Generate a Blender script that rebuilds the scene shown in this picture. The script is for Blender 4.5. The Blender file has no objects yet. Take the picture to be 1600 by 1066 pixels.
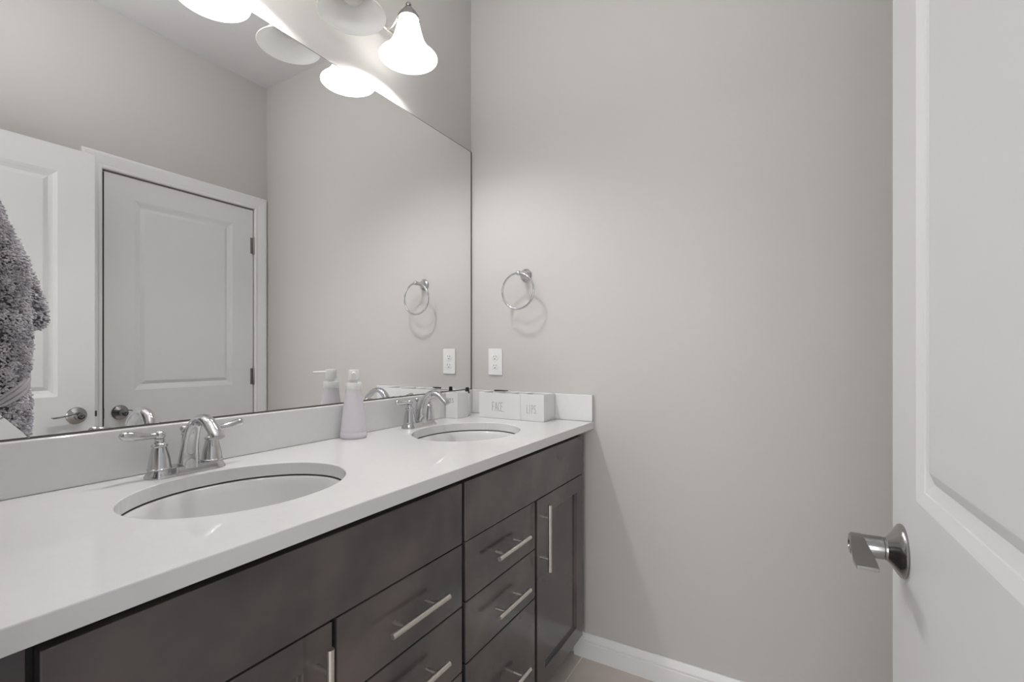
import bpy, bmesh, math, random
from mathutils import Vector, Matrix
random.seed(7)
S = bpy.context.scene
COL = S.collection
PI = math.pi

# ------------------------------------------------------------------ camera, world, lights, exposure
cam_d = bpy.data.cameras.new('camera')
cam = bpy.data.objects.new('camera', cam_d); COL.objects.link(cam)
CAM = (1.2205, -1.7325, 1.1749)
cam.location = CAM
cam.rotation_euler = (PI / 2, 0, 0.5271)
cam_d.sensor_width = 36.0
cam_d.lens = 738.63 / 1600 * 36
cam_d.shift_y = 19.67 / 1600
cam_d.clip_start = 0.02
S.camera = cam

world = bpy.data.worlds.new('world'); S.world = world
world.use_nodes = True
bg = world.node_tree.nodes['Background']
bg.inputs[0].default_value = (0.93, 0.96, 1.0, 1)
bg.inputs[1].default_value = 0.8

BULB_STRENGTH = 425.0
# added fill light behind the camera's doorway; no actual window there
ld = bpy.data.lights.new('doorway_fill_light', 'AREA')
ld.shape = 'RECTANGLE'; ld.size = 1.6; ld.size_y = 1.9; ld.energy = 52; ld.color = (1.0, 0.995, 0.985)
lo = bpy.data.objects.new('doorway_fill_light', ld); COL.objects.link(lo)
lo.location = (1.1, -4.2, 1.15); lo.rotation_euler = (PI / 2, 0, 0)

# added unseen fill light aimed up at the ceiling to lift the upper walls
fd = bpy.data.lights.new('ceiling_bounce_fill', 'AREA')
fd.shape = 'DISK'; fd.size = .5; fd.energy = 14.5; fd.color = (1.0, 1.0, 1.0)
fo = bpy.data.objects.new('ceiling_bounce_fill', fd); COL.objects.link(fo)
fo.location = (.60, -1.42, 2.06); fo.rotation_euler = (PI, 0, 0)

vs = S.view_settings
vs.view_transform = 'Standard'; vs.look = 'None'; vs.gamma = 1.0; vs.use_curve_mapping = False
vs.exposure = -0.16
cy = S.cycles
cy.use_denoising = True
cy.max_bounces = 14; cy.diffuse_bounces = 6; cy.glossy_bounces = 8; cy.transmission_bounces = 10
cy.blur_glossy = 0.6
cy.sample_clamp_indirect = 6.0

# ------------------------------------------------------------------ measures (metres)
W = 1.525          # mirror wall to the opposite wall
CEIL = 2.783
YN = -1.62         # near wall, room face
HC = 0.914         # counter top
TC = 0.0288
CD = 0.5768        # counter depth
BS = 1.0165        # top of the splashes

# ------------------------------------------------------------------ materials
def mat(name, base=(.8, .8, .8), rough=.5, metal=0.0, spec=.5, coat=0.0, trans=0.0, ior=1.45):
    m = bpy.data.materials.new(name); m.use_nodes = True
    p = m.node_tree.nodes['Principled BSDF']
    p.inputs['Base Color'].default_value = (*base, 1)
    p.inputs['Roughness'].default_value = rough
    p.inputs['Metallic'].default_value = metal
    p.inputs['Specular IOR Level'].default_value = spec
    p.inputs['Coat Weight'].default_value = coat
    p.inputs['Coat Roughness'].default_value = .15
    p.inputs['Transmission Weight'].default_value = trans
    p.inputs['IOR'].default_value = ior
    return m
def nodes(m): return m.node_tree.nodes, m.node_tree.links, m.node_tree.nodes['Principled BSDF']
def noise_color(m, c1, c2, scale=5, detail=4, lo=.35, hi=.65, stretch=(1, 1, 1)):
    n, l, p = nodes(m)
    tc = n.new('ShaderNodeTexCoord'); mp = n.new('ShaderNodeMapping'); mp.inputs['Scale'].default_value = stretch
    tx = n.new('ShaderNodeTexNoise'); tx.inputs['Scale'].default_value = scale; tx.inputs['Detail'].default_value = detail
    rp = n.new('ShaderNodeValToRGB')
    rp.color_ramp.elements[0].position = lo; rp.color_ramp.elements[1].position = hi
    rp.color_ramp.elements[0].color = (*c1, 1); rp.color_ramp.elements[1].color = (*c2, 1)
    l.new(tc.outputs['Object'], mp.inputs[0]); l.new(mp.outputs[0], tx.inputs['Vector'])
    l.new(tx.outputs['Fac'], rp.inputs[0]); l.new(rp.outputs[0], p.inputs['Base Color'])
    return tx
def noise_bump(m, scale=200, strength=.1, dist=.001, detail=2):
    n, l, p = nodes(m)
    tc = n.new('ShaderNodeTexCoord'); tx = n.new('ShaderNodeTexNoise')
    tx.inputs['Scale'].default_value = scale; tx.inputs['Detail'].default_value = detail
    b = n.new('ShaderNodeBump'); b.inputs['Strength'].default_value = strength; b.inputs['Distance'].default_value = dist
    l.new(tc.outputs['Object'], tx.inputs['Vector']); l.new(tx.outputs['Fac'], b.inputs['Height']); l.new(b.outputs[0], p.inputs['Normal'])

M = {}
M['wall'] = mat('greige_paint', (.545, .527, .511), .75, spec=.25); noise_bump(M['wall'], 260, .12, .0008)
M['ceiling'] = mat('ceiling_paint', (.64, .64, .645), .85, spec=.2); noise_bump(M['ceiling'], 120, .3, .002)
M['trim'] = mat('white_trim_paint', (.80, .807, .81), .35)
M['door'] = mat('white_door_paint', (.74, .747, .75), .38); noise_bump(M['door'], 90, .05, .0006)
M['quartz'] = mat('white_quartz', (.80, .80, .795), .035); noise_color(M['quartz'], (.70, .702, .702), (.712, .714, .714), 60, 3)
M['porcelain'] = mat('white_porcelain', (.66, .662, .66), .08)
M['caulk'] = mat('dark_caulk', (.05, .045, .04), .8)
M['wood'] = mat('espresso_stained_wood', (.06, .05, .048), .2, coat=.5)
noise_color(M['wood'], (.044, .043, .048), (.132, .107, .097), 4.2, 3, .30, .70, (1, 1, 1))
M['wood_dark'] = mat('dark_cabinet_frame', (.008, .007, .006), .5)
M['nickel'] = mat('brushed_nickel', (.72, .69, .65), .32, 1.0)
M['satin'] = mat('satin_nickel_hardware', (.33, .327, .322), .2, 1.0)
M['chrome'] = mat('polished_chrome', (.60, .60, .61), .07, 1.0)
M['mirror'] = mat('mirror_glass', (.92, .925, .922), .0, 1.0)
M['mirror_edge'] = mat('dark_mirror_edge', (.10, .09, .085), .4)
M['plastic'] = mat('white_plastic', (.80, .80, .79), .3)
M['slot'] = mat('dark_slot', (.02, .02, .02), .6)
M['box'] = mat('white_ceramic_box', (.72, .722, .72), .3)
M['ink'] = mat('grey_lettering', (.34, .34, .34), .6)
M['black'] = mat('black_plastic', (.012, .012, .012), .35)
M['rubber'] = mat('hinge_metal', (.30, .29, .28), .35, 1.0)
M['bottle'] = mat('frosted_lilac_plastic', (.93, .90, .945), .4, trans=.35, ior=1.2)
M['soap'] = mat('pale_lilac_soap', (.90, .855, .90), .4, trans=.15, ior=1.33)
M['tube'] = mat('grey_dip_tube', (.45, .45, .47), .4)
M['towel_base'] = mat('grey_towel_weave', (.13, .126, .135), .95, spec=.1)
M['towel_pile'] = mat('grey_towel_loops', (.50, .48, .52), .95, spec=.1)
noise_color(M['towel_pile'], (.36, .35, .37), (.66, .645, .675), 70, 3)
M['towel_band'] = mat('grey_towel_band', (.40, .392, .412), .85, spec=.15)

def glass_shade(name, tint, emit=0.0):
    m = bpy.data.materials.new(name); m.use_nodes = True
    n, l = m.node_tree.nodes, m.node_tree.links
    for x in list(n): n.remove(x)
    out = n.new('ShaderNodeOutputMaterial')
    d = n.new('ShaderNodeBsdfDiffuse'); d.inputs[0].default_value = (*tint, 1)
    t = n.new('ShaderNodeBsdfTranslucent'); t.inputs[0].default_value = (*tint, 1)
    g = n.new('ShaderNodeBsdfGlossy'); g.inputs['Roughness'].default_value = .5; g.inputs[0].default_value = (.9, .9, .9, 1)
    a = n.new('ShaderNodeMixShader'); a.inputs[0].default_value = .18
    b = n.new('ShaderNodeMixShader'); b.inputs[0].default_value = .04
    l.new(d.outputs[0], a.inputs[1]); l.new(t.outputs[0], a.inputs[2])
    l.new(a.outputs[0], b.inputs[1]); l.new(g.outputs[0], b.inputs[2]); l.new(b.outputs[0], out.inputs[0])
    if emit > 0:
        e = n.new('ShaderNodeEmission'); e.inputs[0].default_value = (1.0, .99, .97, 1); e.inputs[1].default_value = emit
        ad = n.new('ShaderNodeAddShader'); l.new(b.outputs[0], ad.inputs[0]); l.new(e.outputs[0], ad.inputs[1]); l.new(ad.outputs[0], out.inputs[0])
    return m
M['shade'] = glass_shade('frosted_white_glass', (.93, .93, .92))
M['shade_on'] = glass_shade('glowing_white_glass', (.93, .93, .92), 2.6)
def emit_mat(name, col, s):
    m = bpy.data.materials.new(name); m.use_nodes = True
    p = m.node_tree.nodes['Principled BSDF']
    p.inputs['Base Color'].default_value = (*col, 1)
    p.inputs['Emission Color'].default_value = (*col, 1); p.inputs['Emission Strength'].default_value = s
    return m
M['bulb_on'] = emit_mat('lit_bulb', (1.0, .98, .955), BULB_STRENGTH)
M['bulb_off'] = mat('unlit_frosted_bulb', (.62, .61, .58), .4)

# floor tiles: large beige tiles in running bond with pale grout
M['tile'] = mat('beige_floor_tile', (.50, .44, .40), .35)
def tile_nodes():
    n, l, p = nodes(M['tile'])
    tc = n.new('ShaderNodeTexCoord'); mp = n.new('ShaderNodeMapping')
    mp.inputs['Location'].default_value = (-0.07 + .003, -0.532 - .0025, 0)
    mp.inputs['Rotation'].default_value = (0, 0, 0)
    sx = n.new('ShaderNodeSeparateXYZ'); cb = n.new('ShaderNodeCombineXYZ')
    br = n.new('ShaderNodeTexBrick')
    br.offset = .5; br.inputs['Scale'].default_value = 1.0
    br.inputs['Brick Width'].default_value = .61; br.inputs['Row Height'].default_value = .305
    br.inputs['Mortar Size'].default_value = .0028; br.inputs['Mortar Smooth'].default_value = .1
    br.inputs['Color1'].default_value = (1, 1, 1, 1); br.inputs['Color2'].default_value = (.94, .93, .92, 1); br.inputs['Mortar'].default_value = (0, 0, 0, 1)
    l.new(tc.outputs['Object'], sx.inputs[0])
    l.new(sx.outputs['Y'], cb.inputs['X']); l.new(sx.outputs['X'], cb.inputs['Y'])   # rows run along y
    l.new(cb.outputs[0], mp.inputs[0]); l.new(mp.outputs[0], br.inputs['Vector'])
    nz = n.new('ShaderNodeTexNoise'); nz.inputs['Scale'].default_value = 5; nz.inputs['Detail'].default_value = 6
    l.new(tc.outputs['Object'], nz.inputs['Vector'])
    rp = n.new('ShaderNodeValToRGB')
    rp.color_ramp.elements[0].position = .3; rp.color_ramp.elements[1].position = .7
    rp.color_ramp.elements[0].color = (.60, .525, .475, 1); rp.color_ramp.elements[1].color = (.72, .645, .59, 1)
    l.new(nz.outputs['Fac'], rp.inputs[0])
    mx = n.new('ShaderNodeMix'); mx.data_type = 'RGBA'
    l.new(br.outputs['Fac'], mx.inputs['Factor']); l.new(rp.outputs[0], mx.inputs['A']); mx.inputs['B'].default_value = (.92, .87, .82, 1)
    l.new(mx.outputs['Result'], p.inputs['Base Color'])
    b = n.new('ShaderNodeBump'); b.inputs['Strength'].default_value = .4; b.inputs['Distance'].default_value = .002; b.invert = True
    l.new(br.outputs['Fac'], b.inputs['Height']); l.new(b.outputs[0], p.inputs['Normal'])
tile_nodes()

# ------------------------------------------------------------------ object helpers
def world_of(o):
    v = Vector(o.location)
    while o.parent:
        o = o.parent; v += Vector(o.location)
    return v
def obj(name, bm, m, parent=None, smooth=None, loc=None, local=False):
    """link a bmesh given in world coordinates as one mesh object; its origin goes to loc or to its parent"""
    me = bpy.data.meshes.new(name)
    base = Vector((0, 0, 0))
    if not local:
        if parent is not None: base = world_of(parent)
        elif loc is not None: base = Vector(loc)
        if base.length > 0: bmesh.ops.translate(bm, verts=bm.verts[:], vec=-base)
    bmesh.ops.recalc_face_normals(bm, faces=bm.faces[:])
    bm.to_mesh(me); bm.free()
    o = bpy.data.objects.new(name, me); COL.objects.link(o)
    me.materials.append(m)
    if parent is not None: o.parent = parent
    elif loc is not None: o.location = loc
    if smooth is not None:
        for p in me.polygons: p.use_smooth = True
        if smooth < 180:
            me.set_sharp_from_angle(angle=math.radians(smooth))
    return o
def thing(name, label, cat, loc, group=None, rotz=0):
    o = bpy.data.objects.new(name, None); COL.objects.link(o)
    o.empty_display_size = .05
    o.location = loc; o.rotation_euler = (0, 0, rotz)
    o['label'] = label; o['category'] = cat
    if group: o['group'] = group
    return o
def tag(o, label, cat, group=None):
    o['label'] = label; o['category'] = cat
    if group: o['group'] = group
    return o
def struct(o, label=None):
    o['kind'] = 'structure'
    if label: o['label'] = label
    return o
def copy_tree(o, parent=None):
    c = o.copy(); COL.objects.link(c)
    if parent is not None: c.parent = parent
    for ch in [x for x in bpy.data.objects if x.parent == o]: copy_tree(ch, c)
    return c
def bevel_mod(o, w=.002, seg=2, ang=35):
    b = o.modifiers.new('bevel', 'BEVEL'); b.width = w; b.segments = seg; b.limit_method = 'ANGLE'; b.angle_limit = math.radians(ang)
    return o

def NB(): return bmesh.new()
def box(bm, x0, x1, y0, y1, z0, z1):
    v = [bm.verts.new((x, y, z)) for x in (x0, x1) for y in (y0, y1) for z in (z0, z1)]
    for f in ((0, 1, 3, 2), (4, 6, 7, 5), (0, 4, 5, 1), (2, 3, 7, 6), (0, 2, 6, 4), (1, 5, 7, 3)):
        bm.faces.new([v[i] for i in f])
    return bm
def lathe(bm, prof, seg=40, centre=(0, 0, 0), axis='z', close=False):
    """prof: (radius, height) pairs turned round an axis through centre"""
    c = Vector(centre); rings = []
    def P(r, h, a):
        if axis == 'z': return c + Vector((r * math.cos(a), r * math.sin(a), h))
        if axis == 'x': return c + Vector((h, r * math.cos(a), r * math.sin(a)))
        return c + Vector((r * math.cos(a), h, r * math.sin(a)))
    for r, h in prof:
        if r < 1e-6: rings.append([bm.verts.new(P(0, h, 0))])
        else: rings.append([bm.verts.new(P(r, h, 2 * PI * k / seg)) for k in range(seg)])
    pairs = list(zip(rings[:-1], rings[1:]))
    if close: pairs.append((rings[-1], rings[0]))
    for A, B in pairs:
        for k in range(seg):
            k2 = (k + 1) % seg
            if len(A) == 1 and len(B) == 1: continue
            if len(A) == 1: bm.faces.new((A[0], B[k], B[k2]))
            elif len(B) == 1: bm.faces.new((A[k], A[k2], B[0]))
            else: bm.faces.new((A[k], A[k2], B[k2], B[k]))
    return bm
def tube(bm, pts, radii, seg=14, cap=True, up=Vector((0, 0, 1)), closed=False):
    """sweep; radii: number, or (ru, rv) pairs per point (u = side, v = up in the section)"""
    pts = [Vector(p) for p in pts]; n = len(pts); rings = []
    if not isinstance(radii, list): radii = [radii] * n
    for i, p in enumerate(pts):
        if closed: t = pts[(i + 1) % n] - pts[i - 1]
        else: t = pts[min(i + 1, n - 1)] - pts[max(i - 1, 0)]
        t.normalize()
        u = up.cross(t)
        if u.length < 1e-4: u = Vector((1, 0, 0)).cross(t)
        u.normalize(); v = t.cross(u)
        r = radii[i]; ru, rv = r if isinstance(r, tuple) else (r, r)
        rings.append([bm.verts.new(p + u * ru * math.cos(2 * PI * k / seg) + v * rv * math.sin(2 * PI * k / seg)) for k in range(seg)])
    for i in range(n if closed else n - 1):
        A, B = rings[i], rings[(i + 1) % n]
        for k in range(seg):
            bm.faces.new((A[k], A[(k + 1) % seg], B[(k + 1) % seg], B[k]))
    if cap and not closed:
        bm.faces.new(rings[0][::-1]); bm.faces.new(rings[-1])
    return bm
def spline(pts, n=8):
    """Catmull-Rom through tuples of any length"""
    P = [Vector(p) if len(p) in (2, 3, 4) else p for p in pts]
    out = []
    for i in range(len(P) - 1):
        p0, p1, p2, p3 = P[max(i - 1, 0)], P[i], P[i + 1], P[min(i + 2, len(P) - 1)]
        for k in range(n):
            t = k / n
            out.append(.5 * ((2 * p1) + (p2 - p0) * t + (2 * p0 - 5 * p1 + 4 * p2 - p3) * t * t + (3 * p1 - p0 - 3 * p2 + p3) * t ** 3))
    out.append(P[-1]); return out
def extrude_profile(bm, prof, a, b):
    """prof: list of (d, z) points; a, b: functions d,z -> Vector at both ends"""
    A = [bm.verts.new(a(d, z)) for d, z in prof]; B = [bm.verts.new(b(d, z)) for d, z in prof]
    n = len(prof)
    for i in range(n):
        j = (i + 1) % n
        bm.faces.new((A[i], A[j], B[j], B[i]))
    bm.faces.new(A[::-1]); bm.faces.new(B)
    return bm
def sph(bm, c, r, seg=20, rings=12, sz=1.0):
    prof = [(r * math.sin(PI * k / rings), -r * sz * math.cos(PI * k / rings)) for k in range(rings + 1)]
    prof[0] = (0, prof[0][1]); prof[-1] = (0, prof[-1][1])
    return lathe(bm, prof, seg, c)

# ------------------------------------------------------------------ the room shell
T = .1
D2L, D2R = -.7967, -.0790       # closed door opening in the right wall
DT = 2.030
struct(obj('floor', box(NB(), -T, W + T, -4.6, T, -.05, 0), M['tile']))
struct(obj('ceiling', box(NB(), -T, W + T, YN - .12, T, CEIL, CEIL + .05), M['ceiling']))
struct(obj('wall_left', box(NB(), -T, 0, YN - .12, T, 0, CEIL), M['wall']))
struct(obj('wall_far', box(NB(), 0, W, 0, T, 0, CEIL), M['wall']))
b = NB()
box(b, W, W + T, YN - .12, D2L, 0, CEIL); box(b, W, W + T, D2R, T, 0, CEIL); box(b, W, W + T, D2L, D2R, DT, CEIL)
box(b, W + .045, W + T, D2L, D2R, 0, DT)
struct(obj('wall_right', b, M['wall']))
DX0, DX1 = .655, 1.392          # doorway in the near wall
b = NB()
box(b, 0, DX0 - .012, YN - .12, YN, 0, CEIL); box(b, DX1 + .012, W, YN - .12, YN, 0, CEIL)
box(b, DX0 - .012, DX1 + .012, YN - .12, YN, 2.06, CEIL)
struct(obj('wall_near', b, M['wall']))
# doorway lining with hall casing
b = NB()
box(b, DX0 - .012, DX0, YN - .12, YN - .002, 0, 2.06); box(b, DX1, DX1 + .012, YN - .12, YN - .002, 0, 2.06)
box(b, DX0, DX1, YN - .12, YN - .002, 2.048, 2.06)
box(b, DX0 - .08, DX0 - .006, YN - .135, YN - .12, 0, 2.13); box(b, DX1 + .006, DX1 + .08, YN - .135, YN - .12, 0, 2.13)
box(b, DX0 - .006, DX1 + .006, YN - .135, YN - .12, 2.054, 2.13)
struct(obj('trim_2', b, M['trim']))
# bedroom wall far behind the camera carries nothing; only the floor runs on

# baseboards: profile with a bead groove
BBP = [(0, 0), (.014, 0), (.014, .058), (.0115, .0605), (.0115, .063), (.0135, .065), (.0135, .070), (.009, .083), (.006, .091), (.0045, .0925), (0, .0925)]
b = extrude_profile(NB(), BBP, lambda d, z: Vector((.50, -d, z)), lambda d, z: Vector((W, -d, z)))
struct(obj('baseboard_far', b, M['trim']))
b = extrude_profile(NB(), BBP, lambda d, z: Vector((W - d, YN, z)), lambda d, z: Vector((W - d, D2L - .072, z)))
struct(obj('baseboard_right', b, M['trim']))

# casing round the closed door (colonial profile, mitred)
def casing(name, yl, yr, zt, w=.0735):
    prof = [(0, 0), (0, .009), (.004, .0125), (.012, .0125), (.016, .010), (.024, .0115), (.055, .016), (.063, .0165), (.068, .014), (w, .011), (w, 0)]
    b = NB(); rows = []
    for t, d in prof:
        x = W - d
        rows.append([b.verts.new(p) for p in ((x, yl - t, 0), (x, yl - t, zt + t), (x, yr + t, zt + t), (x, yr + t, 0))])
    for A, B in zip(rows[:-1], rows[1:]):
        for k in range(3): b.faces.new((A[k], A[k + 1], B[k + 1], B[k]))
    return struct(obj(name, b, M['trim']))
casing('trim_1', D2L - .005, D2R, DT, .0735)

# ------------------------------------------------------------------ doors
def door_leaf(w, h, pans, thick=.035):
    """leaf in its own frame: u 0..w along the width, n 0 at the face towards the bathroom and thick at the back"""
    b = NB()
    steps = [(0, 0), (.0130, -.0048), (.0138, -.0062), (.0265, -.0105), (.0272, -.0106), (.0420, -.0026), (.0440, -.0020)]
    for side in (0, 1):
        n0 = 0 if side == 0 else thick; sg = 1 if side == 0 else -1
        V = lambda u, d, z: b.verts.new((u, n0 - d * sg, z))
        pans_s = sorted(pans, key=lambda q: q[2]); us = pans_s[0][0], pans_s[0][1]
        zs = [0] + [z for q in pans_s for z in (q[2], q[3])] + [h]
        def quad(u0, u1, z0, z1): b.faces.new((V(u0, 0, z0), V(u1, 0, z0), V(u1, 0, z1), V(u0, 0, z1)))
        for za, zb in zip(zs[:-1], zs[1:]):
            quad(0, us[0], za, zb); quad(us[1], w, za, zb)
        for i in range(0, len(zs), 2): quad(us[0], us[1], zs[i], zs[i + 1])
        for u0, u1, z0, z1 in pans_s:
            prev = None
            for t, d in steps:
                q = [V(u0 + t, d, z0 + t), V(u1 - t, d, z0 + t), V(u1 - t, d, z1 - t), V(u0 + t, d, z1 - t)]
                if prev:
                    for k in range(4): b.faces.new((prev[k], prev[(k + 1) % 4], q[(k + 1) % 4], q[k]))
                prev = q
            b.faces.new(prev)
    for (a, c) in (((0, 0), (w, 0)), ((w, 0), (w, h)), ((w, h), (0, h)), ((0, h), (0, 0))):
        b.faces.new([b.verts.new((p[0], n, p[1])) for p, n in ((a, 0), (c, 0), (c, thick), (a, thick))])
    bmesh.ops.remove_doubles(b, verts=b.verts[:], dist=1e-5)
    return b
def lever_set(parent, u, z, sgn=1, back=False, thick=.035):
    """rose, neck, flat curved lever; n negative is towards the bathroom; lever runs towards +u"""
    s = -1 if not back else 1; n0 = 0 if not back else thick
    b = NB()
    lathe(b, [(0, 0), (.0335, 0), (.0345, .002), (.0335, .0045), (.0285, .0080), (.0215, .0125), (.0172, .0160), (.0150, .0180), (.0148, .0195), (0, .0195)], 48, (0, 0, 0), 'z')
    R = Matrix.Translation((u, n0, z)) @ Matrix.Rotation(PI / 2 if s < 0 else -PI / 2, 4, 'X')
    bmesh.ops.transform(b, matrix=R, verts=b.verts[:])
    h = obj('door_handle', b, M['satin'], parent, smooth=35, local=True)
    # barrel + lever
    b = NB()
    lathe(b, [(0, .0188), (.0138, .0188), (.0138, .0210), (.0146, .0212), (.0142, .0555), (.0130, .0580), (.0065, .0588), (.0055, .0572), (0, .0572)], 32, (0, 0, 0), 'z')
    bmesh.ops.transform(b, matrix=R, verts=b.verts[:])
    # blade: flat plate along +u, wide along n
    path = [(-.006, .0138), (.004, .0148), (.016, .0138), (.032, .0105), (.050, .0070), (.070, .0040), (.087, .0030)]
    wid = [(.0445, .0565), (.0440, .0572), (.0430, .0585), (.0415, .0605), (.0400, .0620), (.0390, .0630), (.0395, .0615)]
    rows = []
    for (du, dz), (na, nb) in zip(path, wid):
        y0, y1 = n0 + s * na, n0 + s * nb
        rows.append([b.verts.new((u + du, y0, z + dz)), b.verts.new((u + du, y1, z + dz)), b.verts.new((u + du, y1, z + dz - .0042)), b.verts.new((u + du, y0, z + dz - .0042))])
    for A, B in zip(rows[:-1], rows[1:]):
        for k in range(4): b.faces.new((A[k], A[(k + 1) % 4], B[(k + 1) % 4], B[k]))
    b.faces.new(rows[0][::-1]); b.faces.new(rows[-1])
    lv = obj('lever', b, M['satin'], h, smooth=40, local=True)
    bevel_mod(lv, .0014, 2, 50)
    return h
def hinge(parent, u, z, hgt=.095):
    b = NB()
    lathe(b, [(0, -hgt / 2 - .004), (.004, -hgt / 2 - .004), (.0062, -hgt / 2), (.0062, hgt / 2), (.004, hgt / 2 + .004), (0, hgt / 2 + .004)], 16, (u, -.0055, z), 'z')
    box(b, u - .018, u - .001, -.0012, .001, z - hgt / 2, z + hgt / 2)
    return obj('hinge', b, M['rubber'], parent, smooth=35, local=True)

PW = .118
PANELS = lambda w: [(PW, w - PW, .991, 1.909), (PW, w - PW, .225, .772)]
# open door: free edge at (1.3496,-.8831), leaf runs back towards the hinge in the near wall
be = .0338
DW = .733
d1 = obj('door_1', door_leaf(DW, 2.0165, PANELS(DW)), M['door'], None, local=True)
ux = Vector((math.sin(be), -math.cos(be), 0)); nx = Vector((math.cos(be), math.sin(be), 0))
d1.matrix_world = Matrix(((ux.x, nx.x, 0, 1.3496), (ux.y, nx.y, 0, -.8831), (0, 0, 1, .008), (0, 0, 0, 1)))
struct(d1, 'white two panel door standing open into the bathroom beside the camera')
lever_set(d1, .060, .909)
lever_set(d1, .060, .909, back=True)
b = NB(); box(b, -.011, .0, .012, .023, .897, .921); obj('latch_bolt', b, M['satin'], d1, local=True)
for z in (.18, 1.0, 1.82): hinge(d1, DW - .001, z)
# closed door in the right wall: u runs from the latch side (y=D2L) to the hinges (y=D2R)
w2 = D2R - D2L - .0110
d2 = obj('door_2', door_leaf(w2, 2.0145, [(PW, w2 - PW, .994 - .004, 1.911), (PW, w2 - PW, .225, .772)]), M['door'], None, local=True)
d2.matrix_world = Matrix(((0, 1, 0, W + .005), (1, 0, 0, D2L + .0075), (0, 0, 1, .008), (0, 0, 0, 1)))
struct(d2, 'white two panel door, closed, in the wall opposite the mirror')
lever_set(d2, .060, .888)
for z in (.21, 1.033, 1.805): hinge(d2, w2 + .002, z)
b = NB(); box(b, -.0070, -.0008, -.004, .0004, .865, .915); obj('strike_plate', b, M['slot'], d2, local=True)

b = NB(); box(b, -.0073, -.0004, .0005, .010, .0, 2.01); obj('gap_shade_strip', b, M['slot'], d2, local=True)  # dark strip added to paint the shade in the latch gap

# ------------------------------------------------------------------ vanity cabinets
XF, XB = .552, .532            # front face of the fronts, front of the carcass
def slab(y0, y1, z0, z1):
    return box(NB(), XB + .001, XF, y0, y1, z0, z1)
def pull(parent, yc, zc, length, vertical=False, cc=.096):
    b = NB(); xb = XF + .033
    if vertical:
        tube(b, [(xb, yc, zc - length / 2), (xb, yc, zc + length / 2)], .006, 20)
        for s in (-1, 1): tube(b, [(XF - .001, yc, zc + s * cc / 2), (xb, yc, zc + s * cc / 2)], .0042, 14)
    else:
        tube(b, [(xb, yc - length / 2, zc), (xb, yc + length / 2, zc)], .006, 20)
        for s in (-1, 1): tube(b, [(XF - .001, yc + s * cc / 2, zc), (xb, yc + s * cc / 2, zc)], .0042, 14)
    return obj('bar_pull', b, M['nickel'], parent, smooth=40)
def shaker(y0, y1, z0, z1, st=.056, rec=.009):
    b = NB(); xf, xr = XF, XF - rec
    Y, Z = (y0, y0 + st, y1 - st, y1), (z0, z0 + st, z1 - st, z1)
    V = lambda x, y, z: b.verts.new((x, y, z))
    def q(*p): b.faces.new([V(*k) for k in p])
    for i in range(3):
        for j in range(3):
            if i == 1 and j == 1: continue
            q((xf, Y[i], Z[j]), (xf, Y[i + 1], Z[j]), (xf, Y[i + 1], Z[j + 1]), (xf, Y[i], Z[j + 1]))
    a = [(Y[1], Z[1]), (Y[2], Z[1]), (Y[2], Z[2]), (Y[1], Z[2])]
    e = .004; c = [(Y[1] + e, Z[1] + e), (Y[2] - e, Z[1] + e), (Y[2] - e, Z[2] - e), (Y[1] + e, Z[2] - e)]
    for k in range(4):
        k2 = (k + 1) % 4
        q((xf, *a[k]), (xf, *a[k2]), (xr, *c[k2]), (xr, *c[k]))
    q(*[(xr, *p) for p in c])
    o4 = [(y0, z0), (y1, z0), (y1, z1), (y0, z1)]
    for k in range(4):
        k2 = (k + 1) % 4
        q((xf, *o4[k]), (xf, *o4[k2]), (XB + .001, *o4[k2]), (XB + .001, *o4[k]))
    q(*[(XB + .001, *p) for p in o4])
    bmesh.ops.remove_doubles(b, verts=b.verts[:], dist=1e-5)
    return b
def carcass(y0, y1):
    b = NB(); zt = HC - TC - .0005; t = .016
    box(b, .003, XB, y0, y0 + t, .107, zt); box(b, .003, XB, y1 - t, y1, .107, zt)
    box(b, .003, .470, y0, y0 + t, 0, .107); box(b, .003, .470, y1 - t, y1, 0, .107)
    box(b, .003, XB, y0 + t, y1 - t, .107, .123)
    box(b, .003, .012, y0 + t, y1 - t, .123, zt)
    box(b, .455, .470, y0 + t, y1 - t, 0, .107)
    # face frame
    box(b, XB - .02, XB, y0 + t, y1 - t, zt - .03, zt); box(b, XB - .02, XB, y0 + t, y1 - t, .70, .74)
    return b
G = 'dark vanity cabinet units'
def cabinet(y0, y1, label, loc):
    t = thing('vanity_cabinet', label, 'cabinet', loc, G)
    obj('carcass', carcass(y0, y1), M['wood_dark'], t)
    return t
def front(name, bm, t):
    o = obj(name, bm, M['wood'], t); bevel_mod(o, .0018, 2, 40); return o

cl = cabinet(-1.5613, -.8145, 'near dark brown vanity cabinet under the basin closest to the camera', (.28, -1.19, 0))
front('false_front', slab(-1.5556, -.8195, .7225, .8660), cl)
dd = front('cabinet_door', shaker(-1.5556, -1.1925, .112, .7195), cl); pull(dd, -1.2215, .595, .207, True, .128)
for z0, z1, pz in ((.5735, .7195, .6465), (.4185, .5705, .5000), (.112, .4155, .345)):
    dr = front('drawer', slab(-1.1810, -.8195, z0, z1), cl); pull(dr, -.998, pz, .172)
# mullion face between door and drawers, behind the gap; filler strip up to the near wall
obj('face_frame', box(NB(), XB - .02, XB, -1.205, -1.170, .12, .72), M['wood_dark'], cl)
obj('filler', box(NB(), .50, XB + .004, YN + .001, -1.5625, .107, HC - TC - .001), M['wood'], cl)

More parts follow.
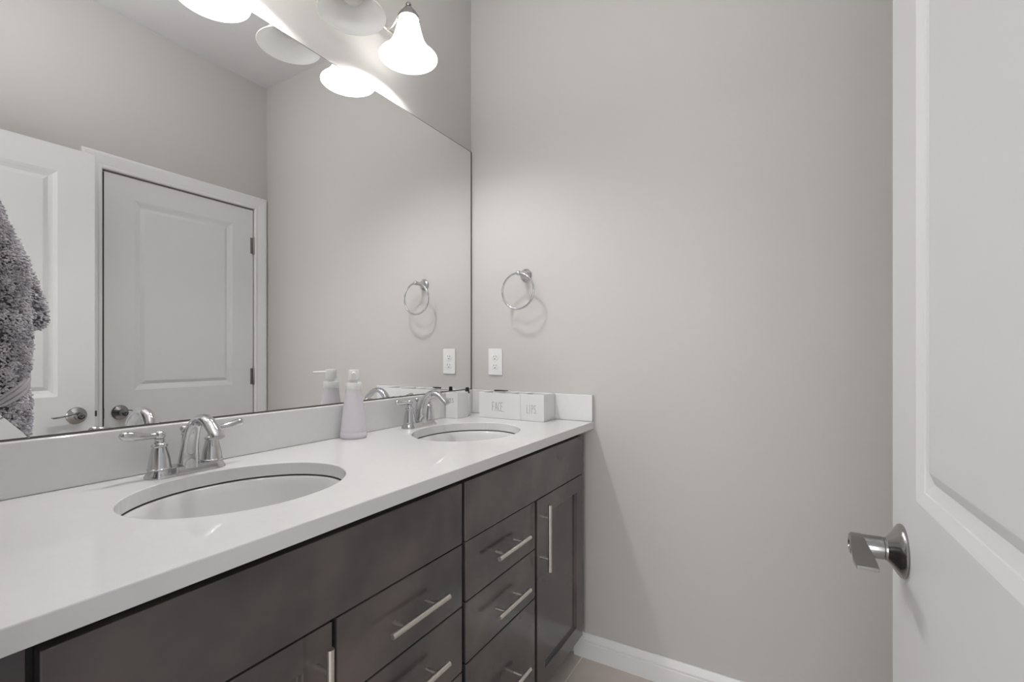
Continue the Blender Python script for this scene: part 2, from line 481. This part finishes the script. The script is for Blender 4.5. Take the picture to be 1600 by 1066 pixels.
cr = cabinet(-.8125, -.0487, 'far dark brown vanity cabinet under the basin next to the end wall', (.28, -.43, 0))
front('false_front', slab(-.8070, -.0552, .7225, .8660), cr)
dd = front('cabinet_door', shaker(-.4285, -.0552, .112, .7195), cr); pull(dd, -.4065, .601, .207, True, .128)
for z0, z1, pz in ((.5770, .7205, .6490), (.4270, .5740, .4980), (.112, .4240, .272)):
    dr = front('drawer', slab(-.8045, -.4435, z0, z1), cr); pull(dr, -.6205, pz, .168)
obj('face_frame', box(NB(), XB - .02, XB, -.453, -.420, .12, .72), M['wood_dark'], cr)
obj('filler', box(NB(), .480, .505, -.0480, -.0005, .107, HC - TC - .001), M['wood_dark'], cr)

# ------------------------------------------------------------------ countertop with two oval cut-outs
SINKS = [(.288, -1.187), (.288, -.428)]
AX, AY = .169, .203
def ell(b, c, ax, ay, z, n=72): return [b.verts.new((c[0] + ax * math.cos(2 * PI * k / n), c[1] + ay * math.sin(2 * PI * k / n), z)) for k in range(n)]
def countertop():
    b = NB(); loops = {}
    for z in (HC, HC - TC):
        edges = []
        o = [b.verts.new(p) for p in ((.0005, YN + .0005, z), (CD, YN + .0005, z), (CD, -.0005, z), (.0005, -.0005, z))]
        ls = [o] + [ell(b, c, AX, AY, z) for c in SINKS]
        for L in ls: edges += [b.edges.new((L[i], L[(i + 1) % len(L)])) for i in range(len(L))]
        bmesh.ops.triangle_fill(b, use_beauty=True, use_dissolve=False, edges=edges)
        loops[z] = ls
    for A, B in zip(loops[HC], loops[HC - TC]):
        for i in range(len(A)):
            j = (i + 1) % len(A); b.faces.new((A[i], A[j], B[j], B[i]))
    return b
o = obj('countertop', countertop(), M['quartz']); bevel_mod(o, .0022, 3, 50)
tag(o, 'long white quartz worktop with two oval basin cut-outs over the dark cabinets', 'countertop')
o = obj('backsplash', box(NB(), .0005, .020, YN + .001, -.0006, HC + .0002, BS), M['quartz']); bevel_mod(o, .0032, 3)
tag(o, 'low white quartz upstand running along the worktop below the mirror', 'backsplash')
o = obj('side_splash', box(NB(), .0202, CD, -.0195, -.0006, HC + .0002, BS), M['quartz']); bevel_mod(o, .0032, 3)
tag(o, 'short white quartz upstand against the end wall behind the white lettered boxes', 'backsplash')

def sink(c, label):
    z0 = HC - TC
    t = thing('sink', label, 'sink', (c[0], c[1], z0 - .16), 'oval undermount basins')
    b = NB(); n = 72
    prof = [(AX + .028, AY + .028, -.0004), (AX + .010, AY + .010, -.0004), (AX + .009, AY + .009, -.0032), (AX - .001, AY - .001, -.0036), (AX - .004, AY - .004, -.006),
            (AX - .010, AY - .010, -.022), (AX - .022, AY - .022, -.060), (AX - .042, AY - .045, -.100), (AX - .075, AY - .085, -.130), (AX - .12, AY - .14, -.144), (.022, .022, -.147), (.021, .021, -.150)]
    rings = [ell(b, c, ax, ay, z0 + dz, n) for ax, ay, dz in prof]
    out = [(.021, .021, -.158), (AX - .11, AY - .13, -.154), (AX - .06, AY - .065, -.138), (AX - .012, AY - .02, -.07), (AX + .002, AY + .002, -.02), (AX + .028, AY + .028, -.012)]
    rings += [ell(b, c, ax, ay, z0 + dz, n) for ax, ay, dz in out]
    rings.append(rings[0])
    for A, B in zip(rings[:-1], rings[1:]):
        for k in range(n): b.faces.new((A[k], A[(k + 1) % n], B[(k + 1) % n], B[k]))
    obj('basin', b, M['porcelain'], t, smooth=50)
    b = NB(); lathe(b, [(0, -.148), (.017, -.148), (.0205, -.1465), (.0205, -.1575), (0, -.1575)], 32, (c[0], c[1], z0)); obj('drain', b, M['chrome'], t, smooth=35)
    b = NB(); A = ell(b, c, AX + .0085, AY + .0085, z0 - .0002, n); B = ell(b, c, AX + .0085, AY + .0085, z0 - .0031, n)
    C = ell(b, c, AX + .0015, AY + .0015, z0 - .0031, n); D = ell(b, c, AX + .0015, AY + .0015, z0 - .0002, n)
    for P, Q in ((A, B), (B, C), (C, D), (D, A)):
        for k in range(n): b.faces.new((P[k], P[(k + 1) % n], Q[(k + 1) % n], Q[k]))
    obj('caulk_line', b, M['caulk'], t)
    return t
sink(SINKS[0], 'near oval white undermount basin, in front of the faucet closest to the camera')
sink(SINKS[1], 'far oval white undermount basin, beside the white lettered boxes')

# ------------------------------------------------------------------ faucets
def make_faucet(yc, label):
    x0 = .076; z0 = HC
    t = thing('faucet', label, 'faucet', (x0, yc, z0), 'chrome centreset faucets')
    # base plate: stepped, rounded oblong
    b = NB()
    def ob(hx, hy, z, n=48):
        r = hx; vs = []
        for k in range(n):
            a = 2 * PI * k / n; cx, sy = math.cos(a), math.sin(a)
            yy = (hy - r) * (1 if sy >= 0 else -1)
            vs.append(b.verts.new((x0 + r * cx, yc + yy + r * sy, z)))
        return vs
    rr = [ob(.0275, .0795, z0), ob(.0275, .0795, z0 + .003), ob(.0262, .0782, z0 + .006), ob(.0232, .0752, z0 + .011), ob(.0212, .0732, z0 + .016), ob(.0205, .0725, z0 + .0175), ob(.0180, .0700, z0 + .0185)]
    for A, B in zip(rr[:-1], rr[1:]):
        for k in range(48): b.faces.new((A[k], A[(k + 1) % 48], B[(k + 1) % 48], B[k]))
    b.faces.new(rr[0][::-1]); b.faces.new(rr[-1])
    obj('base_plate', b, M['chrome'], t, smooth=40)
    for s in (-1, 1):
        hy = yc + s * .0525
        b = NB()
        lathe(b, [(0, .0178), (.0225, .0178), (.0225, .0195), (.0212, .0205), (.0205, .026), (.0188, .038), (.0163, .050), (.0138, .060), (.0128, .0635), (.0146, .0645), (.0153, .067), (.0146, .0695), (.0120, .0705), (.0095, .0735), (.0085, .078), (.0095, .081), (0, .081)], 36, (x0, hy, z0))
        h = obj('handle_body', b, M['chrome'], t, smooth=40)
        b = NB()
        sph(b, (x0, hy, z0 + .0885), .0108, 24, 14, .95)
        pts = spline([(x0, hy, z0 + .0885), (x0 + .001, hy + s * .012, z0 + .0888), (x0 + .002, hy + s * .024, z0 + .0895), (x0 + .003, hy + s * .040, z0 + .0915), (x0 + .003, hy + s * .056, z0 + .0945), (x0 + .003, hy + s * .066, z0 + .0965), (x0 + .003, hy + s * .0715, z0 + .0972)], 5)
        rad = [r[0] for r in spline([(.0066, 0), (.0062, 0), (.0068, 0), (.0088, 0), (.0097, 0), (.0082, 0), (.0022, 0)], 5)]
        tube(b, pts, rad, 16)
        obj('lever', b, M['chrome'], h, smooth=60)
    # spout: broad foot, arched neck, flat lip
    b = NB()
    P = [(.082, .0150), (.0845, .030), (.0880, .052), (.0950, .078), (.1060, .1010), (.1240, .1175), (.1450, .1220), (.1660, .1160), (.1830, .1040), (.1960, .0930), (.2020, .0865)]
    pr = [(.0205, .0205), (.0195, .0185), (.0172, .0155), (.0155, .0135), (.0145, .0120), (.0138, .0105), (.0136, .0098), (.0140, .0094), (.0144, .0092), (.0140, .0088), (.0130, .0082)]
    pts = [(p.x, yc, z0 + p.y) for p in spline(P, 6)]
    rad = [(q.x, q.y) for q in spline(pr, 6)]
    tube(b, pts, rad, 24, up=Vector((0, 1, 0)).cross(Vector((1, 0, 0))) * -1)
    obj('spout', b, M['chrome'], t, smooth=50)
    b = NB()
    lathe(b, [(0, .0175), (.0068, .0175), (.0068, .020), (.0050, .0215), (.0048, .026), (.0042, .072), (.0034, .080), (.0050, .0815), (.0050, .0835), (.0038, .0850), (.0042, .0870), (0, .0870)], 20, (x0 - .0135, yc, z0))
    sph(b, (x0 - .0135, yc, z0 + .0940), .0074, 18, 12)
    obj('lift_rod', b, M['chrome'], t, smooth=40)
    return t
fa = make_faucet(-1.192, 'near chrome two-handle faucet behind the basin closest to the camera')
fb = copy_tree(fa); fb.location.y = -.428
fb['label'] = 'far chrome two-handle faucet in front of the small white box'

# ------------------------------------------------------------------ mirror
t = thing('wall_mirror', 'large frameless mirror on the left wall above the white upstand', 'mirror', (.003, -.81, 1.0185))
MT = 2.0722
obj('glass', box(NB(), .001, .0060, YN + .006, -.0105, 1.0205, MT - .002), M['mirror'], t)
b = NB()
box(b, .0006, .0063, YN + .003, -.0030, 1.0172, 1.0204); box(b, .0006, .0063, YN + .003, -.0030, MT - .0019, MT)
box(b, .0006, .0063, -.0104, -.0030, 1.0204, MT - .0019); box(b, .0006, .0063, YN + .003, YN + .0059, 1.0204, MT - .0019)  # right strip also paints in the shade of the gap beside the wall
obj('dark_edge', b, M['mirror_edge'], t)

# ------------------------------------------------------------------ vanity light
LX, LZ = .149, 2.145
LY = [-.565, -.797, -1.029]
t = thing('vanity_light', 'three-arm nickel wall light with bell glass shades above the mirror', 'lamp', (0.0, -.797, 2.29))
b = NB(); lathe(b, [(0, .0005), (.060, .0005), (.060, .008), (.052, .016), (.022, .022), (.014, .028), (.014, .050), (0, .050)], 40, (0, -.797, 2.283), 'x')
bmesh.ops.scale(b, vec=(1, 1, .75), space=Matrix.Translation((0, .797, -2.283)), verts=b.verts[:])
obj('backplate', b, M['nickel'], t, smooth=35)
b = NB(); tube(b, [(.050, -1.062, 2.272), (.050, -.532, 2.272)], .0065, 18)
for e in (-1.062, -.532): sph(b, (.05, e, 2.272), .0085, 16, 10)
obj('cross_rod', b, M['nickel'], t, smooth=40)
def shade_bm(c):
    b = NB()
    out = [(p.x, p.y) for p in spline([(.0300, .1270), (.0330, .118), (.0365, .104), (.0405, .088), (.0455, .070), (.0525, .051), (.0620, .034), (.0735, .0195), (.0850, .0075), (.0930, .0010)], 5)]
    inn = [(max(r - .0038, .02), z - .0005) for r, z in out]
    out[-1] = (.0930, .0010)
    prof = out + [(.0936, -.0008), (.0925, -.0022), (.0900, -.0012)] + inn[::-1][1:]
    return lathe(b, prof, 56, c, 'z', close=True)
for i, y in enumerate(LY):
    on = i != 1
    c = (LX, y, LZ)
    b = NB()
    tube(b, spline([(.050, y, 2.272), (.064, y, 2.2705), (.080, y, 2.275), (.096, y, 2.288), (.112, y, 2.306), (.128, y, 2.318), (.149, y, 2.3185)], 6), .0046, 14)
    obj('arm', b, M['nickel'], t, smooth=60)
    b = NB()
    lathe(b, [(0, .167), (.008, .167), (.0130, .162), (.0190, .154), (.0270, .1445), (.0345, .1320), (.0362, .1235), (.0352, .1230), (.0335, .1285), (.0265, .1370), (0, .1370)], 40, c)
    sph(b, (LX, y, LZ + .1720), .0092, 18, 12)
    obj('socket_cap', b, M['satin'], t, smooth=40)
    sh = obj('lamp_shade', shade_bm(c), M['shade_on'] if on else M['shade'], t, smooth=50)
    if not on: sh['label'] = 'unlit grey-white glass shade'
    b = NB()
    bp = spline([(.0125, .1365), (.0130, .125), (.0135, .113), (.0185, .098), (.0265, .080), (.0298, .062), (.0270, .044), (.0170, .034), (.0001, .0310)], 5)
    lathe(b, [(0, .1365)] + [(max(p.x, 0.0), p.y) for p in bp[:-1]] + [(0, .031)], 28, c)
    obj('bulb', b, M['bulb_on'] if on else M['bulb_off'], sh, smooth=60)

# ------------------------------------------------------------------ towel rings
def towel_ring(label, x, z, yw, s, group=None):
    """s = -1: on the far wall (sticks out to -y); +1: on the near wall"""
    t = thing('towel_ring', label, 'towel ring', (x, yw, z), group)
    b = NB()
    lathe(b, [(0, .0005), (.0262, .0005), (.0270, .003), (.0255, .006), (.0195, .009), (.0165, .0115), (.0125, .018), (.0098, .030), (.0085, .046), (.0078, .056), (0, .056)], 36, (0, 0, 0), 'y')
    bmesh.ops.scale(b, vec=(1, s, 1), verts=b.verts[:]); bmesh.ops.translate(b, vec=(x, yw, z), verts=b.verts[:])
    sph(b, (x, yw + s * .0625, z), .0105, 22, 14)
    obj('post', b, M['chrome'], t, smooth=40)
    b = NB(); R = .0725
    tube(b, [(x - .004 + R * math.sin(2 * PI * k / 64), yw + s * .064, z - R + R * math.cos(2 * PI * k / 64)) for k in range(64)], .0041, 12, closed=True, up=Vector((0, 1, 0)))
    obj('ring', b, M['chrome'], t, smooth=80)
    return t
towel_ring('chrome towel ring hanging empty on the end wall above the outlet', .280, 1.5015, 0, -1)
towel_ring('chrome towel ring on the near wall holding the grey towel', .300, 1.5350, YN, 1)

# ------------------------------------------------------------------ outlet
t = thing('wall_outlet', 'white double socket plate on the end wall below the towel ring', 'outlet', (.1309, 0, 1.139))
ox, oz = .1309, 1.139
o = obj('cover_plate', box(NB(), ox - .035, ox + .035, -.0055, -.0005, oz - .0573, oz + .0573), M['plastic'], t); bevel_mod(o, .0022, 3)
for s in (-1, 1):
    b = NB(); zc = oz + s * .0195
    lathe(b, [(0, -.0054), (.0165, -.0054), (.0165, -.0070), (.0155, -.0076), (0, -.0076)], 32, (ox, 0, zc), 'y')
    for v in b.verts:
        v.co.z = zc + max(-.0135, min(.0135, v.co.z - zc))
    so = obj('socket', b, M['plastic'], t, smooth=35)
    b = NB()
    box(b, ox - .0072, ox - .0052, -.0079, -.0074, zc + .0005, zc + .0085); box(b, ox + .0052, ox + .0072, -.0079, -.0074, zc + .0005, zc + .0085)
    lathe(b, [(0, -.0074), (.0026, -.0074), (.0026, -.0079), (0, -.0079)], 16, (ox, 0, zc - .0065), 'y')
    obj('slots', b, M['slot'], so)
b = NB(); lathe(b, [(0, -.0054), (.0026, -.0054), (.0024, -.0063), (0, -.0065)], 16, (ox, 0, oz), 'y'); obj('screw', b, M['nickel'], t, smooth=40)

# ------------------------------------------------------------------ soap dispenser
dx, dy = .058, -.712
t = thing('soap_dispenser', 'frosted lilac soap pump bottle on the worktop between the two faucets', 'soap dispenser', (dx, dy, HC))
b = NB(); lathe(b, [(0, .0006), (.0375, .0006), (.0395, .003), (.0398, .008), (.0392, .018), (.0380, .0195), (.0385, .021), (.0375, .030), (.0340, .065), (.0300, .100), (.0262, .130), (.0235, .150), (.0222, .1505), (.0222, .1495),
                    (.0225, .148), (.0250, .130), (.0288, .100), (.0328, .065), (.0362, .030), (.0370, .012), (.0345, .0045), (0, .0045)], 48, (dx, dy, HC)); obj('bottle', b, M['bottle'], t, smooth=40)
b = NB(); lathe(b, [(0, .0048), (.034, .0048), (.0365, .013), (.0358, .030), (.0324, .065), (.0284, .100), (.0246, .130), (.0232, .140), (0, .140)], 40, (dx, dy, HC)); obj('soap', b, M['soap'], t, smooth=40)
b = NB(); lathe(b, [(0, .150), (.0238, .150), (.0242, .151), (.0238, .170), (.0228, .1715), (.0105, .1715), (.0100, .1725), (.0100, .1800), (0, .1800)], 40, (dx, dy, HC)); obj('collar', b, M['plastic'], t, smooth=35)
b = NB(); lathe(b, [(0, .1802), (.0165, .1802), (.0168, .1815), (.0165, .2090), (.0158, .2105), (0, .2105)], 40, (dx, dy, HC))
tube(b, [(dx + .008, dy - .007, HC + .2015), (dx + .026, dy - .023, HC + .2012), (dx + .041, dy - .036, HC + .2006)], [(.0055, .0042), (.0050, .0038), (.0042, .0032)], 16)
obj('pump_head', b, M['plastic'], t, smooth=40)

# ------------------------------------------------------------------ lettered boxes
GLY = {
 'F': [[(0, 0), (0, 1)], [(0, 1), (.8, 1.0)], [(0, .52), (.6, .52)]],
 'A': [[(0, 0), (.42, 1), (.85, 0)], [(.16, .36), (.70, .36)]],
 'C': [[(.8, .9), (.5, 1), (.2, .9), (.03, .6), (.03, .35), (.2, .1), (.5, 0), (.8, .1)]],
 'E': [[(.8, 1), (0, 1), (0, 0), (.8, 0)], [(0, .52), (.6, .52)]],
 'L': [[(0, 1), (0, 0), (.75, 0)]],
 'I': [[(.2, 0), (.2, 1)]],
 'P': [[(0, 0), (0, 1)], [(0, 1), (.5, .98), (.72, .8), (.5, .55), (0, .5)]],
 'S': [[(.75, .88), (.45, 1), (.12, .88), (.1, .65), (.4, .52), (.72, .38), (.75, .14), (.42, 0), (.03, .12)]],
 '.': [[(.05, .0), (.09, .012)]],
 'Y': [[(0, 1), (.4, .5), (.8, 1)], [(.4, .5), (.4, 0)]],
}
def lettering(word, x0, x1, z0, z1, yf, parent, st=.0009):
    """thin handwritten capitals on a face looking towards -y"""
    b = NB(); n = len(word); cw = (x1 - x0) / n
    for i, ch in enumerate(word):
        for pl in GLY[ch]:
            P = [(x0 + i * cw + p[0] * cw * .86, z0 + p[1] * (z1 - z0)) for p in pl]
            for (xa, za), (xb, zb) in zip(P[:-1], P[1:]):
                d = Vector((xb - xa, zb - za)); L = d.length; d /= L; q = Vector((-d.y, d.x)) * st
                d *= st
                c = [(xa - d.x + q.x, za - d.y + q.y), (xb + d.x + q.x, zb + d.y + q.y), (xb + d.x - q.x, zb + d.y - q.y), (xa - d.x - q.x, za - d.y - q.y)]
                lo_ = [b.verts.new((x, yf - .0004, z)) for x, z in c]; hi_ = [b.verts.new((x, yf + .0003, z)) for x, z in c]
                b.faces.new(lo_); b.faces.new(hi_[::-1])
                for k in range(4): b.faces.new((lo_[k], lo_[(k + 1) % 4], hi_[(k + 1) % 4], hi_[k]))
    return obj('lettering', b, M['ink'], parent)
def tray(b, x0, x1, y0, y1, z0, z1, w=.005, divs=()):
    """open-topped box with walls of thickness w"""
    V = lambda x, y, z: b.verts.new((x, y, z))
    o0 = [V(x, y, z0) for x, y in ((x0, y0), (x1, y0), (x1, y1), (x0, y1))]; o1 = [V(x, y, z1) for x, y in ((x0, y0), (x1, y0), (x1, y1), (x0, y1))]
    i = ((x0 + w, y0 + w), (x1 - w, y0 + w), (x1 - w, y1 - w), (x0 + w, y1 - w))
    i1 = [V(x, y, z1) for x, y in i]; i0 = [V(x, y, z0 + w) for x, y in i]
    b.faces.new(o0); b.faces.new(i0)
    for A, B in ((o0, o1), (o1, i1), (i1, i0)):
        for k in range(4): b.faces.new((A[k], A[(k + 1) % 4], B[(k + 1) % 4], B[k]))
    for xd in divs: box(b, xd - w / 2, xd + w / 2, y0 + w, y1 - w, z0 + w, z1 - .001)
    return b
GB = 'white lettered cosmetics boxes'
ZB = HC + .0005
def storage_box(label, x0, x1, y0, y1, h, word, tx, tz, divs=()):
    t = thing('storage_box', label, 'box', ((x0 + x1) / 2, (y0 + y1) / 2, ZB), GB)
    o = obj('box_body', tray(NB(), x0, x1, y0, y1, ZB, ZB + h, .005, divs), M['box'], t); bevel_mod(o, .0014, 2, 60)
    lettering(word, tx[0], tx[1], tz[0], tz[1], y0, t)
    return t
storage_box('wide white open box lettered FACE, between the small box and the LIPS box', .1255, .3192, -.120, -.0205, .1015, 'FACE.', (.190, .2575), (.944, .979), (.190, .255))
storage_box('white open box lettered LIPS, at the right end of the row', .3200, .4225, -.120, -.0205, .1025, 'LIPS.', (.3490, .4010), (.944, .976))
storage_box('small white open box beside the far faucet, below the mirror corner', .0230, .0830, -.2110, -.1375, .1035, 'EYES', (.028, .066), (.978, .994))
# things in and behind the boxes
t = thing('cosmetic_bottle', 'slim white bottle with a black cap behind the small white box', 'bottle', (.050, -.098, HC))
b = NB(); lathe(b, [(0, .0006), (.0105, .0006), (.0112, .002), (.0112, .088), (.0090, .093), (0, .093)], 28, (.050, -.098, HC)); obj('bottle_body', b, M['plastic'], t, smooth=40)
b = NB(); lathe(b, [(0, .0932), (.0098, .0932), (.0098, .0960), (.0072, .1170), (.0055, .1185), (0, .1185)], 28, (.050, -.098, HC)); obj('cap', b, M['black'], t, smooth=40)
b = NB(); tube(b, [(.1500, -.0420, ZB + .1045), (.178, -.034, ZB + .1047), (.2080, -.0255, ZB + .1048)], [.0034, .0032, .0020], 14)
o = obj('makeup_pencil', b, M['black'], smooth=50, loc=(.178, -.034, ZB + .1)); tag(o, 'short black makeup pencil lying across the top of the FACE box', 'makeup pencil')

# ------------------------------------------------------------------ grey towel on the near ring
def interp(tab, v):
    """tab: (key, value) pairs with falling keys"""
    if v >= tab[0][0]: return tab[0][1]
    for (ka, va), (kb, vb) in zip(tab[:-1], tab[1:]):
        if kb <= v <= ka: return va + (vb - va) * (ka - v) / (ka - kb)
    return tab[-1][1]
def towel():
    t = thing('hand_towel', 'fluffy grey hand towel hanging at the left edge in front of the mirror', 'towel', (.30, YN + .055, 1.08))
    cx, yb, ZT = .300, -1.611, 1.405
    half = lambda z: interp([(1.405, .035), (1.392, .075), (1.378, .118), (1.36, .140), (1.33, .152), (1.28, .158), (1.06, .160)], z)
    yfront = lambda z: interp([(1.405, -1.578), (1.378, -1.566), (1.354, -1.5545), (1.326, -1.5445), (1.302, -1.5335), (1.2775, -1.5285), (1.20, -1.5255), (1.06, -1.5270)], z)
    zbot = lambda x, y: 1.0735 + 1.15 * min(.045, max(0, -1.5340 - y)) + .16 * max(0, .445 - x)
    NS, NT = 96, 60
    def pt(s, t_):
        a = 2 * PI * s
        ca, sa = math.cos(a), math.sin(a)
        e = .62
        px = (abs(ca) ** e) * (1 if ca >= 0 else -1); py = (abs(sa) ** e) * (1 if sa >= 0 else -1)
        x, y = cx + .15 * px, -1.57 + .03 * py
        for _ in range(4):
            z = ZT + (zbot(x, y) - ZT) * t_
            yf = yfront(z)
            x = cx + px * half(z) + .003 * math.sin(z * 75) * px
            y = (yf + yb) / 2 + py * (yf - yb) / 2
        return Vector((x, y, z))
    b = NB()
    rows = [[b.verts.new(pt(k / NS, j / NT)) for k in range(NS)] for j in range(NT + 1)]
    for A, B in zip(rows[:-1], rows[1:]):
        for k in range(NS): b.faces.new((A[k], A[(k + 1) % NS], B[(k + 1) % NS], B[k]))
    b.faces.new(rows[0][::-1]); b.faces.new(rows[-1])
    # a second fold bulging out in front, further along
    ftab = [(0, .35), (-.2, .50), (-.45, .74), (-.7, .93), (-.85, .95), (-.95, .78), (-1, .30)]
    def pt2(s, t_):
        a = 2 * PI * s; z = 1.312 + (1.206 - 1.312) * t_
        f = interp(ftab, -t_)
        return Vector((.300 + .050 * f * math.cos(a), -1.5185 + .035 * f * math.sin(a), z + .012 * max(0, -math.cos(a)) * t_))
    rows2 = [[b.verts.new(pt2(k / 48, j / 24)) for k in range(48)] for j in range(25)]
    for A, B in zip(rows2[:-1], rows2[1:]):
        for k in range(48): b.faces.new((A[k], A[(k + 1) % 48], B[(k + 1) % 48], B[k]))
    b.faces.new(rows2[0][::-1]); b.faces.new(rows2[-1])
    obj('towel_body', b, M['towel_base'], t, smooth=180)
    # the woven band runs slantwise across the end of the towel
    zl = lambda y: 1.1145 + max(-.5, min(1.05, (y + 1.562) / .028)) * .0175
    zh = lambda y: 1.1300 + max(-.5, min(1.05, (y + 1.562) / .028)) * .0265
    # looped pile: many short bent tufts
    b = NB(); rnd = random.Random(3)
    def tuft(p, n, L, r):
        n = (n + Vector((rnd.uniform(-.7, .7), rnd.uniform(-.7, .7), rnd.uniform(-.9, .5)))).normalized()
        q = Vector((rnd.uniform(-1, 1), rnd.uniform(-1, 1), rnd.uniform(-1, .4))).normalized()
        pts = [p, p + n * L * .5, p + n * L * .85 + q * L * .3, p + n * L * .8 + q * L * .65]
        tube(b, pts, [r, r * 1.05, r * .95, r * .6], 4)
    cnt = 0
    while cnt < 24000:
        s, t_ = rnd.random(), rnd.random()
        p = pt(s, t_)
        if p.x < .36 and rnd.random() < .45: continue
        if zl(p.y) < p.z < zh(p.y): continue
        ds = pt(s + .004, t_) - pt(s - .004, t_); dt = pt(s, min(1, t_ + .01)) - pt(s, max(0, t_ - .01))
        n = ds.cross(dt); 
        if n.length < 1e-9: continue
        n.normalize()
        if n.dot(p - Vector((cx, -1.573, p.z))) < 0: n = -n
        if p.y + n.y * .008 < YN + .004: continue
        tuft(p, n, rnd.uniform(.0032, .0052), rnd.uniform(.0009, .0012)); cnt += 1
    cnt = 0
    while cnt < 2600:
        s, t_ = rnd.random(), rnd.random(); p = pt2(s, t_)
        n = (p - Vector((.300, -1.5185, p.z))).normalized()
        tuft(p, n, rnd.uniform(.0032, .0052), rnd.uniform(.0009, .0012)); cnt += 1
    pl = obj('terry_pile', b, M['towel_pile'], t, smooth=180); pl['kind'] = 'stuff'
    # flat woven band with ribs
    b = NB(); rows = []
    prof = [(0, 0), (.12, .0018), (.30, .0018), (.36, .0005), (.44, .0024), (.62, .0024), (.70, .0006), (.78, .0020), (.92, .0018), (1, 0)]
    base = [pt(k / NS, .5) for k in range(NS)]
    for f, d in prof:
        row = []
        for k in range(NS):
            # find t where z matches
            q_ = pt(k / NS, .9)
            zt_ = zl(q_.y) + (zh(q_.y) - zl(q_.y)) * f
            t_ = max(0, min(.995, (zt_ - ZT) / (zbot(q_.x, q_.y) - ZT)))
            p = pt(k / NS, t_); c = Vector((cx, -1.573, p.z)); dirn = (p - c); dirn.x *= .3; dirn.normalize()
            row.append(b.verts.new(p + dirn * (.0025 + d)))
        rows.append(row)
    for A, B in zip(rows[:-1], rows[1:]):
        for k in range(NS): b.faces.new((A[k], A[(k + 1) % NS], B[(k + 1) % NS], B[k]))
    bd = obj('woven_band', b, M['towel_band'], t, smooth=40)
    bd['label'] = 'flat ribbed grey band'
towel()
